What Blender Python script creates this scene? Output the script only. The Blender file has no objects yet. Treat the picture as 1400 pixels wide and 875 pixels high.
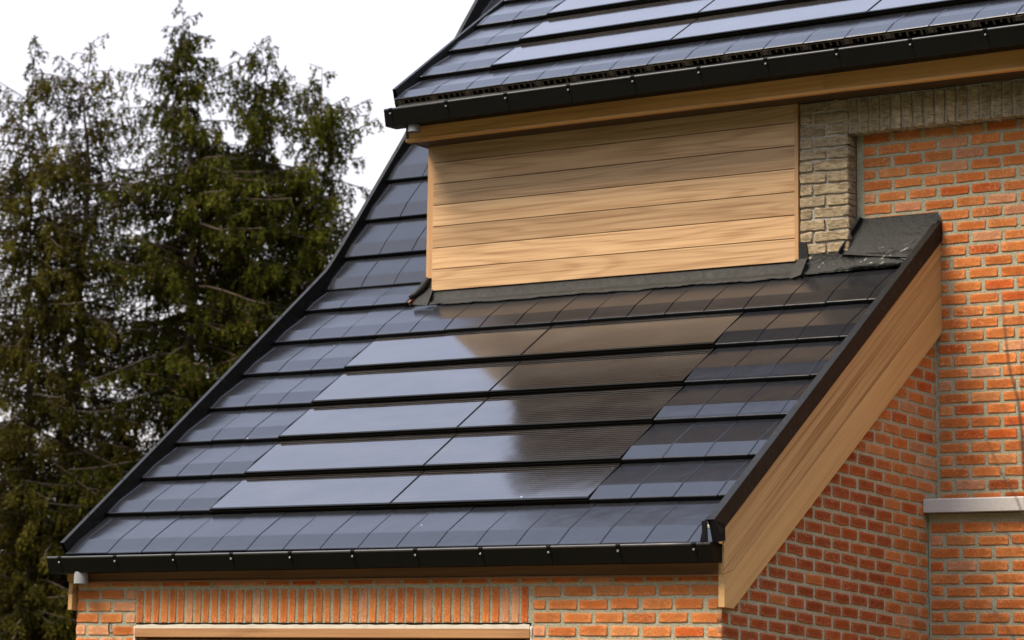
import bpy, math, random
import numpy as np
from mathutils import Vector, Matrix
rnd = random.Random(7)
C = bpy.context.scene
COL = C.collection
R = math.radians

# ------------------------------------------------------------------ helpers
class MB:
    """collects faces of one mesh; every vertex carries a colour, every face a material slot"""
    def __init__(s): s.v=[]; s.c=[]; s.f=[]; s.m=[]; s.sm=[]
    def vert(s,p,c=(1,1,1)):
        s.v.append((p[0],p[1],p[2])); s.c.append((c[0],c[1],c[2],1)); return len(s.v)-1
    def face(s,ids,m=0,smooth=False): s.f.append(tuple(ids)); s.m.append(m); s.sm.append(smooth)
    def poly(s,pts,m=0,c=(1,1,1)): s.face([s.vert(p,c) for p in pts],m)
    def box(s,x0,x1,y0,y1,z0,z1,m=0,c=(1,1,1),b=0.0):
        if b<=0:
            i=[s.vert((x,y,z),c) for z in (z0,z1) for y in (y0,y1) for x in (x0,x1)]
            for q in ((0,2,3,1),(4,5,7,6),(0,1,5,4),(2,6,7,3),(0,4,6,2),(1,3,7,5)): s.face([i[k] for k in q],m)
        else:
            s.prism([(x0+b,z0),(x1-b,z0),(x1,z0+b),(x1,z1-b),(x1-b,z1),(x0+b,z1),(x0,z1-b),(x0,z0+b)],
                    lambda a,d,h:(a,h,d),y0,y1,m,c,b)
    def prism(s,poly,fn,h0,h1,m=0,c=(1,1,1),b=0.0):
        """extrude a 2-D polygon from h0 to h1, fn(a,d,h) -> xyz; optional end chamfer"""
        n=len(poly); ca=sum(p[0] for p in poly)/n; cd=sum(p[1] for p in poly)/n
        rings=[]
        def ring(h,ins):
            r=[]
            for a,d in poly:
                va,vd=ca-a,cd-d; L=math.hypot(va,vd) or 1
                r.append(s.vert(fn(a+va/L*ins,d+vd/L*ins,h),c))
            rings.append(r)
        sg=1 if h1>h0 else -1
        if b>0: ring(h0,b); ring(h0+sg*b,0); ring(h1-sg*b,0); ring(h1,b)
        else: ring(h0,0); ring(h1,0)
        for r0,r1 in zip(rings,rings[1:]):
            for k in range(n): s.face((r0[k],r0[(k+1)%n],r1[(k+1)%n],r1[k]),m)
        s.face(rings[0][::-1],m); s.face(rings[-1],m)
    def tube(s,pts,rads,n=8,m=0,c=(1,1,1),cap=True):
        pts=[Vector(p) for p in pts]; rings=[]
        t0=(pts[1]-pts[0]).normalized(); u=t0.orthogonal().normalized()
        for i,p in enumerate(pts):
            t=(pts[min(i+1,len(pts)-1)]-pts[max(i-1,0)]).normalized()
            u=(u-t*u.dot(t)).normalized(); w=t.cross(u); r=rads[i]
            rings.append([s.vert(p+(u*math.cos(2*math.pi*k/n)+w*math.sin(2*math.pi*k/n))*r,c) for k in range(n)])
        for a,b in zip(rings,rings[1:]):
            for k in range(n): s.face((a[k],a[(k+1)%n],b[(k+1)%n],b[k]),m,True)
        if cap: s.face(rings[0][::-1],m); s.face(rings[-1],m)
    def build(s,name,mats,parent=None,label=None,fix=True):
        me=bpy.data.meshes.new(name); me.from_pydata(s.v,[],s.f)
        for mt in (mats if isinstance(mats,(list,tuple)) else [mats]): me.materials.append(mt)
        me.polygons.foreach_set('material_index',s.m); me.polygons.foreach_set('use_smooth',s.sm)
        a=me.color_attributes.new('Col','FLOAT_COLOR','POINT')
        a.data.foreach_set('color',np.array(s.c,dtype=np.float32).ravel())
        if fix:
            import bmesh
            b=bmesh.new(); b.from_mesh(me); bmesh.ops.recalc_face_normals(b,faces=b.faces); b.to_mesh(me); b.free()
        me.update()
        o=bpy.data.objects.new(name,me); COL.objects.link(o)
        if parent: o.parent=parent
        if label: o['label']=label
        return o
def thing(name,label,cat,loc=(0,0,0),group=None):
    o=bpy.data.objects.new(name,None); COL.objects.link(o); o.location=loc
    o['label']=label; o['category']=cat
    if group: o['group']=group
    return o

# ------------------------------------------------------------------ materials
class NT:
    def __init__(s,name):
        s.mat=bpy.data.materials.new(name); s.mat.use_nodes=True; s.t=s.mat.node_tree
        s.bsdf=s.t.nodes['Principled BSDF']
    def n(s,ty,**kw):
        nd=s.t.nodes.new(ty)
        for k,v in kw.items():
            if k in nd.inputs.keys() if not k.startswith('_') else False: nd.inputs[k].default_value=v
            else: setattr(nd,k.lstrip('_'),v)
        return nd
    def l(s,a,b): s.t.links.new(a,b)
    def noise(s,vec,scale,detail=3,rough=.55,dist=0):
        nd=s.n('ShaderNodeTexNoise'); nd.inputs['Scale'].default_value=scale; nd.inputs['Detail'].default_value=detail
        nd.inputs['Roughness'].default_value=rough; nd.inputs['Distortion'].default_value=dist
        if vec is not None: s.l(vec,nd.inputs['Vector'])
        return nd.outputs['Fac']
    def math(s,op,a,b=None,c=None):
        nd=s.n('ShaderNodeMath'); nd.operation=op
        for i,x in enumerate((a,b,c)):
            if x is None: continue
            if isinstance(x,(int,float)): nd.inputs[i].default_value=x
            else: s.l(x,nd.inputs[i])
        return nd.outputs[0]
    def ramp(s,fac,stops):
        nd=s.n('ShaderNodeValToRGB'); e=nd.color_ramp.elements
        while len(e)<len(stops): e.new(.5)
        for k,(p,c) in enumerate(stops):
            e[k].position=p; e[k].color=(c[0],c[1],c[2],1) if not isinstance(c,(int,float)) else (c,c,c,1)
        s.l(fac,nd.inputs[0]); return nd.outputs[0]
    def mix(s,fac,a,b,blend='MIX'):
        nd=s.n('ShaderNodeMix'); nd.data_type='RGBA'; nd.blend_type=blend
        for sock,x in ((nd.inputs[0],fac),(nd.inputs[6],a),(nd.inputs[7],b)):
            if isinstance(x,(int,float)): sock.default_value=x
            elif isinstance(x,tuple): sock.default_value=(x[0],x[1],x[2],1)
            else: s.l(x,sock)
        return nd.outputs[2]
    def coord(s,scale=(1,1,1),rot=(0,0,0),add=None):
        tc=s.n('ShaderNodeTexCoord'); v=tc.outputs['Object']
        if rot!=(0,0,0):
            r=s.n('ShaderNodeVectorRotate'); r.rotation_type='EULER_XYZ'; r.inputs['Rotation'].default_value=rot
            s.l(v,r.inputs['Vector']); v=r.outputs[0]
        m=s.n('ShaderNodeMapping'); m.inputs['Scale'].default_value=scale; s.l(v,m.inputs['Vector']); v=m.outputs[0]
        if add is not None:
            a=s.n('ShaderNodeVectorMath'); a.operation='ADD'; s.l(v,a.inputs[0]); s.l(add,a.inputs[1]); v=a.outputs[0]
        return v
    def col(s):
        a=s.n('ShaderNodeAttribute'); a.attribute_name='Col'; return a.outputs['Color']
    def bump(s,h,strength=.5,dist=.01):
        b=s.n('ShaderNodeBump'); b.inputs['Strength'].default_value=strength; b.inputs['Distance'].default_value=dist
        s.l(h,b.inputs['Height']); s.l(b.outputs[0],s.bsdf.inputs['Normal']); return b
    def base(s,c):
        if isinstance(c,tuple): s.bsdf.inputs['Base Color'].default_value=(c[0],c[1],c[2],1)
        else: s.l(c,s.bsdf.inputs['Base Color'])
    def set(s,**k):
        for a,v in k.items():
            nm={'rough':'Roughness','metal':'Metallic','spec':'Specular IOR Level','ior':'IOR','coat':'Coat Weight','coatr':'Coat Roughness'}[a]
            if isinstance(v,(int,float)): s.bsdf.inputs[nm].default_value=v
            else: s.l(v,s.bsdf.inputs[nm])

def mat_brick(name,rough_face=.3):
    m=NT(name); v=m.coord(); c=m.col()
    n1=m.noise(v,18,4,.6); n2=m.noise(v,70,3,.6); n3=m.noise(v,5.5,3,.5)
    c=m.mix(m.ramp(n1,[(.3,0),(.75,1)]),m.mix(1.0,c,(.74,.70,.68),'MULTIPLY'),c)
    pale=m.math('MULTIPLY',m.ramp(n2,[(.52,0),(.74,1)]),m.ramp(n3,[(.40,.0),(.66,.75)]))
    c=m.mix(pale,c,(.62,.38,.22))
    dark=m.ramp(m.noise(v,140,2,.5),[(.3,.55),(.45,1)])
    c=m.mix(1.0,c,dark,'MULTIPLY')
    m.base(c); m.set(rough=.92,spec=.25)
    h=m.math('ADD',m.noise(v,45,4,.65),m.math('MULTIPLY',m.noise(v,160,2,.5),.5))
    m.bump(h,rough_face,.012); return m.mat
def mat_rustic(name):
    m=NT(name); v=m.coord(); c=m.col()
    vs=m.coord((14,14,60)); g=m.noise(vs,1.0,4,.65,1.2)
    n1=m.noise(v,30,4,.65)
    c=m.mix(m.ramp(g,[(.36,0),(.60,1)]),m.mix(1.0,c,(.45,.41,.36),'MULTIPLY'),c)
    c=m.mix(m.ramp(n1,[(.3,0),(.7,1)]),m.mix(1.0,c,(.72,.68,.62),'MULTIPLY'),c)
    m.base(c); m.set(rough=.95,spec=.2)
    m.bump(m.math('ADD',g,m.math('MULTIPLY',n1,.5)),.5,.010); return m.mat
def mat_mortar(name,c0=(.36,.33,.215),c1=(.50,.46,.31)):
    m=NT(name); v=m.coord()
    c=m.mix(m.noise(v,9,4,.65),c0,c1)
    c=m.mix(m.ramp(m.noise(v,120,3,.6),[(.38,0),(.55,1)]),m.mix(1.0,c,(.66,.64,.60),'MULTIPLY'),c)
    m.base(c); m.set(rough=.95,spec=.15); m.bump(m.noise(v,90,4,.7),.7,.01); return m.mat
def mat_wood(name,axis,light,dark,rot=(0,0,0),contrast=1.0,rings=5.0,fine=1.0,rough=.55,streak=0.0,along=.36):
    """grain runs along `axis` (0 x, 1 y, 2 z) after an optional rotation; Col: r,g = per-board offset, b = tint"""
    m=NT(name)
    sc=[4.2]*3; sc[axis]=along; fs=[78.]*3; fs[axis]=1.1; ms=[42.]*3; ms[axis]=.8
    sep=m.n('ShaderNodeSeparateColor'); m.l(m.col(),sep.inputs[0])
    cmb=m.n('ShaderNodeCombineXYZ'); k=m.math('MULTIPLY',sep.outputs[0],37.0); k2=m.math('MULTIPLY',sep.outputs[1],53.0)
    m.l(k,cmb.inputs[0]); m.l(k2,cmb.inputs[1]); m.l(k,cmb.inputs[2]); off=cmb.outputs[0]
    a=m.noise(m.coord(tuple(sc),rot,off),1.0,2,.45,.25)
    ring=m.math('SINE',m.math('MULTIPLY',m.math('ADD',a,m.math('MULTIPLY',m.noise(m.coord(tuple(ms),rot,off),1.0,2,.5),.05)),rings*6.283*2.2))
    ring=m.math('POWER',m.math('MULTIPLY_ADD',ring,.5,.5),2.6)
    f=m.noise(m.coord(tuple(fs),rot,off),1.0,3,.6)
    mid=m.noise(m.coord(tuple(ms),rot,off),1.0,3,.6)
    fac=m.math('ADD',m.math('MULTIPLY',ring,.36*contrast),m.math('MULTIPLY',m.ramp(mid,[(.44,0),(.58,1)]),.26*contrast))
    fac=m.math('ADD',fac,m.math('MULTIPLY',m.ramp(f,[(.49,0),(.62,1)]),.24*fine))
    if streak>0:
        ss=[55.]*3; ss[axis]=.35
        fac=m.math('ADD',fac,m.math('MULTIPLY',m.ramp(m.noise(m.coord(tuple(ss),rot,off),1.0,2,.5),[(.5,0),(.63,1)]),streak))
    c=m.mix(fac,light,dark)
    big=[.9]*3; big[axis]=.5
    c=m.mix(m.ramp(m.noise(m.coord(tuple(big),rot,off),1.3,2,.5),[(.35,.0),(.7,.25)]),c,m.mix(1.0,c,(.80,.76,.70),'MULTIPLY'))
    tint=m.n('ShaderNodeCombineColor')
    for i in range(3): m.l(sep.outputs[2],tint.inputs[i])
    c=m.mix(1.0,c,tint.outputs[0],'MULTIPLY')
    m.base(c); m.set(rough=rough,spec=.35); m.bump(m.math('ADD',f,mid),.12,.004); return m.mat
def specks(m,v,c,amount=.03,scale=22,colr=(.42,.43,.43)):
    vo=m.n('ShaderNodeTexVoronoi'); vo.inputs['Scale'].default_value=scale; m.l(v,vo.inputs['Vector'])
    cs=m.n('ShaderNodeSeparateColor'); m.l(vo.outputs['Color'],cs.inputs[0])
    on=m.math('MULTIPLY',m.math('LESS_THAN',vo.outputs['Distance'],m.math('MULTIPLY_ADD',cs.outputs[1],.10,.03)),m.math('LESS_THAN',cs.outputs[0],amount))
    return m.mix(on,c,colr)
def mat_tile(name):
    m=NT(name); v=m.coord(); n=m.noise(v,9,4,.6); n2=m.noise(v,60,3,.6)
    c=m.mix(n,(.007,.007,.008),(.015,.015,.016))
    c=m.mix(m.ramp(n2,[(.60,0),(.85,.5)]),c,(.022,.022,.022))
    c=specks(m,v,c,.010,17,(.25,.25,.24)); m.base(c)
    m.set(rough=m.math('MULTIPLY_ADD',n2,.12,.155),ior=1.5,spec=TILE_SPEC)
    b=m.bump(m.math('ADD',m.noise(v,4.5,2,.5),m.math('MULTIPLY',n2,.06)),.10,.03); return m.mat
def mat_solar(name):
    m=NT(name); v=m.coord()
    tc=m.n('ShaderNodeTexCoord'); sp=m.n('ShaderNodeSeparateXYZ'); m.l(tc.outputs['Object'],sp.inputs[0])
    # thin cell wires, one every 16 mm up the slope
    w=m.math('FRACT',m.math('MULTIPLY',sp.outputs[1],46.0)); wire=m.math('LESS_THAN',w,.28)
    c=m.mix(wire,(.009,.009,.011),(.062,.050,.034))
    dust=m.ramp(m.noise(m.coord((1.2,3.5,3.5)),1.4,5,.62),[(.42,0),(.75,.10)])
    c=m.mix(dust,c,(.20,.185,.16))
    c=m.mix(m.noise(v,5,3,.5),c,m.mix(1.0,c,(.6,.6,.6),'MULTIPLY'))
    c=specks(m,v,c,.006,16,(.28,.27,.25)); m.base(c)
    m.set(rough=m.math('MULTIPLY_ADD',m.noise(v,30,3,.6),.05,.085),ior=1.5,spec=SOLAR_SPEC)
    m.bump(m.noise(v,3.0,2,.5),.05,.03); return m.mat
def mat_metal(name,c0,c1,rough=.42,metal=0.0,spec=.5,dirt=.0,bump=.05):
    m=NT(name); v=m.coord(); n=m.noise(v,7,4,.6)
    c=m.mix(n,c0,c1)
    if dirt>0: c=m.mix(m.ramp(m.noise(v,28,4,.7),[(.56,0),(.75,dirt)]),c,(.20,.18,.15))
    m.base(c); m.set(rough=m.math('MULTIPLY_ADD',m.noise(v,25,3,.6),.2,rough-.1),metal=metal,spec=spec)
    m.bump(m.noise(v,10,3,.6),bump,.02); return m.mat
def mat_membrane(name):
    m=NT(name); v=m.coord(); n=m.noise(v,6,4,.6)
    c=m.mix(n,(.012,.0115,.009),(.024,.022,.017))
    # white plaster scuffs, streaky, thickest towards the lower right corner of the sheet
    st=m.noise(m.coord((9,9,34),(0,R(28),0)),1.0,5,.7,.6)
    sp=m.n('ShaderNodeSeparateXYZ'); tc=m.n('ShaderNodeTexCoord'); m.l(tc.outputs['Object'],sp.inputs[0])
    low=m.ramp(m.math('MULTIPLY_ADD',sp.outputs[2],-4.0,10.55),[(.35,0),(.75,1)])
    on=m.math('MULTIPLY',m.ramp(st,[(.62,0),(.72,1)]),low)
    c=m.mix(on,c,(.50,.48,.43)); c=specks(m,v,c,.06,17)
    m.base(c); m.set(rough=.6,spec=.2); m.bump(m.math('ADD',n,m.noise(v,24,3,.6)),.4,.02); return m.mat
def mat_plain(name,c,rough=.7,metal=0,spec=.4,var=.25,scale=25):
    m=NT(name); v=m.coord()
    m.base(m.mix(m.noise(v,scale,4,.6),tuple(x*(1-var) for x in c),tuple(min(1,x*(1+var)) for x in c)))
    m.set(rough=rough,metal=metal,spec=spec); m.bump(m.noise(v,scale*3,3,.6),.2,.006); return m.mat
def mat_leaf(name):
    m=NT(name); m.base(m.col()); m.set(rough=.7,spec=.04)
    t=m.n('ShaderNodeBsdfTranslucent'); m.l(m.col(),t.inputs[0])
    mx=m.n('ShaderNodeMixShader'); mx.inputs[0].default_value=.15
    m.l(m.bsdf.outputs[0],mx.inputs[1]); m.l(t.outputs[0],mx.inputs[2])
    m.l(mx.outputs[0],m.t.nodes['Material Output'].inputs['Surface']); return m.mat

TILE_SPEC=.27; SOLAR_SPEC=.62
M_BRICK=mat_brick('orange_brick'); M_RUST=mat_rustic('beige_rustic_brick')
M_MORT=mat_mortar('grey_mortar'); M_MORTL=mat_mortar('pale_mortar',(.40,.36,.28),(.52,.47,.38))
WL,WD=(.56,.345,.165),(.33,.175,.068)
M_CLAD=mat_wood('cladding_wood',0,(.62,.385,.185),(.34,.175,.068),rings=6.0,contrast=1.0,fine=1.5)
M_FASC=mat_wood('fascia_wood',0,(.68,.345,.105),(.43,.195,.054),rings=2.5)
M_TRIM=mat_wood('trim_wood',2,(.50,.28,.12),(.34,.17,.065),rings=2)
SL=math.atan(.787)
M_BARGE=mat_wood('bargeboard_wood',1,(.53,.315,.118),(.32,.165,.052),rot=(-SL,0,0),rings=2.4,contrast=.6,along=.10)
M_BARGES=mat_wood('streaky_bargeboard_wood',1,(.52,.31,.122),(.27,.132,.043),rot=(-SL,0,0),rings=3,contrast=.6,streak=.5,along=.08,fine=1.3)
M_DWOOD=mat_wood('door_wood',2,(.30,.165,.075),(.18,.09,.038),rings=3)
M_FRAME=mat_wood('frame_wood',0,(.42,.215,.085),(.25,.115,.042),rings=3)
M_SOFF=mat_wood('shaded_soffit_wood',0,(.085,.046,.02),(.05,.026,.011))  # under-eaves shade put into the wood colour
M_STRIP=mat_wood('shaded_fascia_wood',0,(.20,.095,.034),(.12,.055,.02))  # fascia wood darkened to carry the shade below the gutter
M_TILE=mat_tile('black_roof_tile'); M_SOLAR=mat_solar('solar_glass')
M_ANTH=mat_metal('anthracite_metal',(.0035,.003,.0016),(.007,.006,.0036),rough=.5,spec=.08)
M_BEAD=mat_metal('gutter_bead_sheen',(.030,.028,.022),(.05,.046,.038),rough=.38,spec=.55)  # same metal as the gutter, sky sheen painted in as a lighter colour
M_CAP=mat_metal('verge_metal',(.006,.0055,.0038),(.011,.010,.0075),rough=.5,spec=.15,dirt=.12)
M_LEAD=mat_metal('grey_lead_apron',(.011,.010,.007),(.021,.019,.014),rough=.6,spec=.2,dirt=.10,bump=.35)
M_MEMB=mat_membrane('black_membrane')
M_ZINC=mat_metal('raw_zinc',(.26,.26,.25),(.38,.38,.36),rough=.5,metal=.3,spec=.4)
M_STEEL=mat_metal('bright_screw',(.55,.55,.53),(.7,.7,.68),rough=.3,metal=.8)
M_COMB=mat_plain('comb_plastic',(.11,.078,.048),.8)
M_BLACK=mat_plain('underlay_black',(.012,.011,.010),.9,spec=.1)
M_STONE=mat_plain('grey_blue_stone',(.50,.455,.40),.8,var=.18,scale=60)
M_FOAM=mat_plain('pale_sealing_foam',(.62,.56,.44),.95,var=.2,scale=18)
M_TERRA=mat_plain('cut_tile_edge',(.36,.15,.07),.9)
M_BARK=mat_plain('conifer_bark',(.075,.05,.033),.95,var=.4,scale=9)
M_TWIG=mat_plain('twig_bark',(.05,.035,.02),.9)
M_LEAF=mat_leaf('conifer_foliage')
M_GRASS=mat_plain('lawn_grass',(.038,.050,.018),.95,var=.45,scale=2.5)
M_BLOCKER=mat_plain('sky_blocker_green',(.035,.040,.016),.95,var=.4,scale=.8)
M_PAVE=mat_plain('driveway_pavers',(.14,.105,.068),.9,var=.3,scale=6)
M_SHEET=mat_plain('back_wall_render',(.35,.16,.08),.9)

# ------------------------------------------------------------------ main dimensions (metres; z=0 is a brick bed joint just above the garage door)
W=4.629; YB=2.377; D=2.48; YL=2.345; GZ=-2.75; XR=4.2
M1,Z1=.795,.51          # lower roof  z = Z1 + M1*y
MS,ZS=1.30,-.803        # steep upper part
M2,Z2=.75,2.2225        # dormer roof
HC=.075

house=thing('house','orange brick house with black tiled roofs, solar tiles and wood clad dormer','house',(0,0,0))
def part(mb,name,mats,parent=house,label=None): return mb.build(name,mats,parent,label)

# ------------------------------------------------------------------ brickwork
def brick(mb,o,u,v,n,w,h,base,m=0,depth=.03,edge=None,rag=1.0,rr=None):
    """one hand-made brick: uneven rounded outline, rings from its hidden sides to its face"""
    rr=rr or rnd
    ed=edge if edge is not None else [min(1,b*.62+t*.38) for b,t in zip(base,(.62,.38,.19))]
    out=[]
    nx=5 if w>.12 else 3; ny=3 if h<.12 else 5; cr=.0055
    def side(a0,b0,a1,b1,k):
        for i in range(k):
            t=i/(k-1); a=a0+(a1-a0)*t; b=b0+(b1-b0)*t
            out.append((a,b))
    side(cr,0,w-cr,0,nx); side(w,cr,w,h-cr,ny); side(w-cr,h,cr,h,nx); side(0,h-cr,0,cr,ny)
    out=[(a+rr.gauss(0,.0014*rag),b+rr.gauss(0,.0017*rag)) for a,b in out]
    tilt=(rr.gauss(0,.0011)*rag,rr.gauss(0,.0011)*rag)
    rings=[]
    for ins,dp,mixed in ((0,depth,1),(0,.0019,1),(.0026,.0004,.7),(.009,0,.22),(.018,0,0)):
        ring=[]; cc=[b+(e-b)*mixed for b,e in zip(base,ed)]
        for a,b in out:
            a2=min(max(a,ins),w-ins) if ins else a; b2=min(max(b,ins),h-ins) if ins else b
            d=dp+tilt[0]*(a2/w-.5)+tilt[1]*(b2/h-.5)
            p=o+u*a2+v*b2-n*d; ring.append(mb.vert(p,cc))
        rings.append(ring)
    N=len(out)
    for r0,r1 in zip(rings,rings[1:]):
        for k in range(N): mb.face((r0[k],r0[(k+1)%N],r1[(k+1)%N],r1[k]),m,True)
    mb.face(rings[-1],m)
def col_orange(rr=rnd):
    t=rr.random(); k=rr.uniform(.88,1.12)
    c=[.55+.05*t,.142+.050*t,.025+.018*t]
    if rr.random()<.10: c=[.53,.100,.012]
    if rr.random()<.10: c=[.60,.225,.065]
    if rr.random()<.12: c=[a*.55+b*.45 for a,b in zip(c,(.60,.36,.21))]     # lime-washed faces
    return [x*k for x in c]
def col_red(rr=rnd):
    k=rr.uniform(.85,1.15); t=rr.random(); return [(.29+.05*t)*k,(.052+.018*t)*k,(.006+.004*t)*k]
def col_beige(rr=rnd):
    k=rr.uniform(.8,1.15); t=rr.random(); return [(.43+.06*t)*k,(.335+.045*t)*k,(.20+.03*t)*k]
X_,Y_,Z_=Vector((1,0,0)),Vector((0,1,0)),Vector((0,0,1))
BH=.0560; BL=.180

def run(mb,o,u,n,length,even,colf,dep=.03,first=None,top=None):
    """a course of bricks of given length from o along u; even starts with a whole brick"""
    a=0.0
    w=BL if even else .0765
    if first: w=first
    while a<length-.02:
        ww=min(w,length-a)
        jit=rnd.gauss(0,.0025)
        wb=ww+rnd.gauss(0,.0035) if a+ww<length-.001 else ww
        c=colf(a)
        if c is not None: brick(mb,o+u*a+Z_*rnd.gauss(0,.0016),u,Z_,n,wb,BH+rnd.gauss(0,.0018),c,depth=dep)
        a+=ww+.0235; w=BL

# front wall with the soldier course over the garage door
fw=MB(); DX0,DX1=-4.138,-1.222; ZT=.30
rows=range(-36,4)
for k in rows:
    z=k*HC; ev=(k%2==0)
    hl=DX0-.007-(-W)
    if k==3:
        run(fw,Vector((-W,0,z)),X_,-Y_,W,False,lambda a:col_orange(),first=.06)
    else:
        run(fw,Vector((-W,0,z)),X_,-Y_,hl,ev,lambda a:col_orange())
        run(fw,Vector((DX1+.017,0,z)),X_,-Y_,-(DX1+.017),ev,lambda a:col_orange())
ns=44; pitch=(DX1-DX0-.004)/ns
for i in range(ns):
    x=DX0+.006+i*pitch
    brick(fw,Vector((x,rnd.uniform(-.001,.002),.001)),X_,Z_,-Y_,pitch-.0185+rnd.gauss(0,.002),.2035+rnd.gauss(0,.003),col_orange())
def sheet(mb,pts,m=1): mb.poly(pts,m)
def wallsheet(y,rects):
    for x0,x1,z0,z1 in rects: fw.box(x0,x1,y,y+.09,z0,z1,1)
wallsheet(.0052,((-W+.004,DX0-.003,GZ,-.0005),(DX1+.003,-.004,GZ,-.0005),(-W+.004,-.004,0,ZT)))
part(fw,'brick_wall',[M_BRICK,M_MORT],label='garage front wall of orange brick with a soldier course')

# gable side wall: red in the middle, toothed orange courses towards the corner and the eaves
sw=MB()
def under(y): return Z1+M1*y-.13
for k in range(-36,34):
    z=k*HC; ev=(k%2==0)
    def cs(a,z=z,k=k):
        y=a
        if z+BH>under(y)-.0: return None
        edge=1.92-.0*z - (.1 if k%2 else 0)
        if z>.95: edge-= (z-.95)*1.35
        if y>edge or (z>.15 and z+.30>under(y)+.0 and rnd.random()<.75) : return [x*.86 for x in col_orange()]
        if rnd.random()<.05: return [x*.8 for x in col_orange()]
        return col_red()
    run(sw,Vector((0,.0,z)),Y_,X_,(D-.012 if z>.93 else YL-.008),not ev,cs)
sw.prism([(.012,GZ),(D+.05,GZ),(D+.05,under(D+.05)+.15),(.012,under(0)+.15)],lambda a,d,h:(h,a,d),-.1,-.0052,1)
part(sw,'brick_wall',[M_BRICK,M_MORT],label='gable side wall of dark red brick with toothed orange patches')

# main wall: infill panel above the roof and to the right, thicker plinth wall below the sill
mw=MB()
mz0=1.072-14*HC-.0   # bed of a known course
for k in range(-2,48):
    z=1.072+(k-14)*HC
    if z<.90 or z>3.20: continue
    hz=BH
    fl=(k%2==0)
    if z>2.45:
        x0=-.468; L=XR-x0
        o=Vector((x0,D,z)); run(mw,o,X_,-Y_,L,fl,lambda a:col_orange())
    else:
        o=Vector((.014,D,z)); run(mw,o,X_,-Y_,XR-.02,fl,lambda a,z=z:(col_red() if (z<1.06 and a>.25 and rnd.random()<.75) else col_orange()))
for k in range(-50,12):
    z=.5775+ (k-8)*HC+.0
    if z<GZ or z>.80: continue
    run(mw,Vector((.016,YL,z)),X_,-Y_,XR-.03,k%2==0,lambda a,k=k,z=z:(col_red() if (z>.76 and a>.55) else col_orange()))
mw.box(-.516,XR,D+.0052,D+.12,2.2,3.226,1); mw.box(-.3,XR,D+.0052,D+.12,.84,2.2,1)
mw.box(.0005,XR,YL+.0052,D+.006,GZ,.84,1)
part(mw,'brick_wall',[M_BRICK,M_MORT],label='main wall of orange brick right of the lower roof')

# beige rustic pier and lintel
pr=MB()
def bb(o,u,n,w,h): brick(pr,o,u,Z_,n,w,h,col_beige(),depth=.04,edge=[.50,.40,.27],rag=1.9)
for i in range(15):
    z=2.405+i*HC*1.005
    if z>3.43: break
    seq=[(.0,.082),(.097,.232)] if i%2==0 else [(.0,.172),(.187,.142)]
    for a,w in seq: bb(Vector((-.847+a,YB+rnd.uniform(-.003,.003),z)),X_,-Y_,w+rnd.gauss(0,.003),.062)
    bb(Vector((-.5175,YB+.004,z)),Y_,X_,.095,.062)
xs=-.510; i=0
while xs<XR:
    w=.058+rnd.gauss(0,.003)
    brick(pr,Vector((xs,YB+rnd.uniform(-.004,.004),3.226)),X_,Z_,-Y_,w,.212,col_beige(),depth=.098,edge=[.50,.40,.27],rag=1.7)
    xs+=w+.0145
pr.box(-.847,-.526,YB+.010,D+.10,2.38,3.45,1); pr.box(-.526,XR,YB+.012,D+.004,3.232,3.45,1); pr.box(-.526,XR,D+.0045,D+.1,3.232,3.45,1)
part(pr,'brick_pier',[M_RUST,M_MORTL],label='rustic beige brick pier and lintel under the dormer eaves')

# window sill
s=MB()
s.prism([(YL-.060,.845),(YL-.060,.918),(YL-.054,.926),(D+.004,.945),(D+.004,.845)],lambda a,d,h:(h,a,d),.003,XR,0)
part(s,'window_sill',M_STONE)

# closing walls so that no light leaks through the house
cw=MB()
ZK=Z1+M1*2.6; YR=6.6; ZR=ZS+MS*YR
cw.poly([(-W,.0,GZ),(-W,9.5,GZ),(-W,9.5,3),(-W,YR,ZR-.1),(-W,2.6,ZK-.1),(-W,.0,Z1-.12)])
cw.poly([(-W,9.5,GZ),(XR,9.5,GZ),(XR,9.5,3),(-W,9.5,3)])
cw.poly([(XR,YL,GZ),(XR,9.5,GZ),(XR,9.5,3),(XR,YR,ZR-.1),(XR,YB,3.45),(XR,YL,3.4)])
part(cw,'brick_wall',M_SHEET,label='plain rear and end walls of the house')

# ------------------------------------------------------------------ garage door
gd=MB(); zt=-.087
x=DX0+.02; i=0
while x<DX1-.03:
    w=.148; xe=min(x+w,DX1-.02)
    gd.box(x+.002,xe-.002,.072,.10,GZ+.02,zt-.006,0,(rnd.random(),rnd.random(),rnd.uniform(.8,1.1)),.003); x+=w
gd.box(DX0+.012,DX1-.012,.092,.12,GZ,zt+.02,1)
gdo=part(gd,'garage_door',[M_DWOOD,M_BLACK])
fr=MB()
fr.box(DX0-.002,DX1+.0,-.008,.085,zt,-.0345,0,(.3,.8,1),.003)
for x0,x1 in ((DX0+.004,DX0+.05),(DX1-.05,DX1-.004)): fr.box(x0,x1,.03,.085,GZ,zt-.001,0,(.2,.4,.9),.003)
fr.build('door_frame',M_FRAME,gdo)
fo=MB(); n=70
pts=[(DX0+.004+(DX1-DX0-.012)*i/n) for i in range(n+1)]
zu=[-.0105+rnd.gauss(0,.0014) for _ in pts]; yy=[.001+rnd.gauss(0,.0022) for _ in pts]
for i in range(n):
    a,b=pts[i],pts[i+1]
    fo.poly([(a,yy[i],-.0342),(b,yy[i+1],-.0342),(b,yy[i+1],zu[i+1]),(a,yy[i],zu[i])])
    fo.poly([(a,yy[i],zu[i]),(b,yy[i+1],zu[i+1]),(b,.05,zu[i+1]+.003),(a,.05,zu[i]+.003)])
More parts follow.
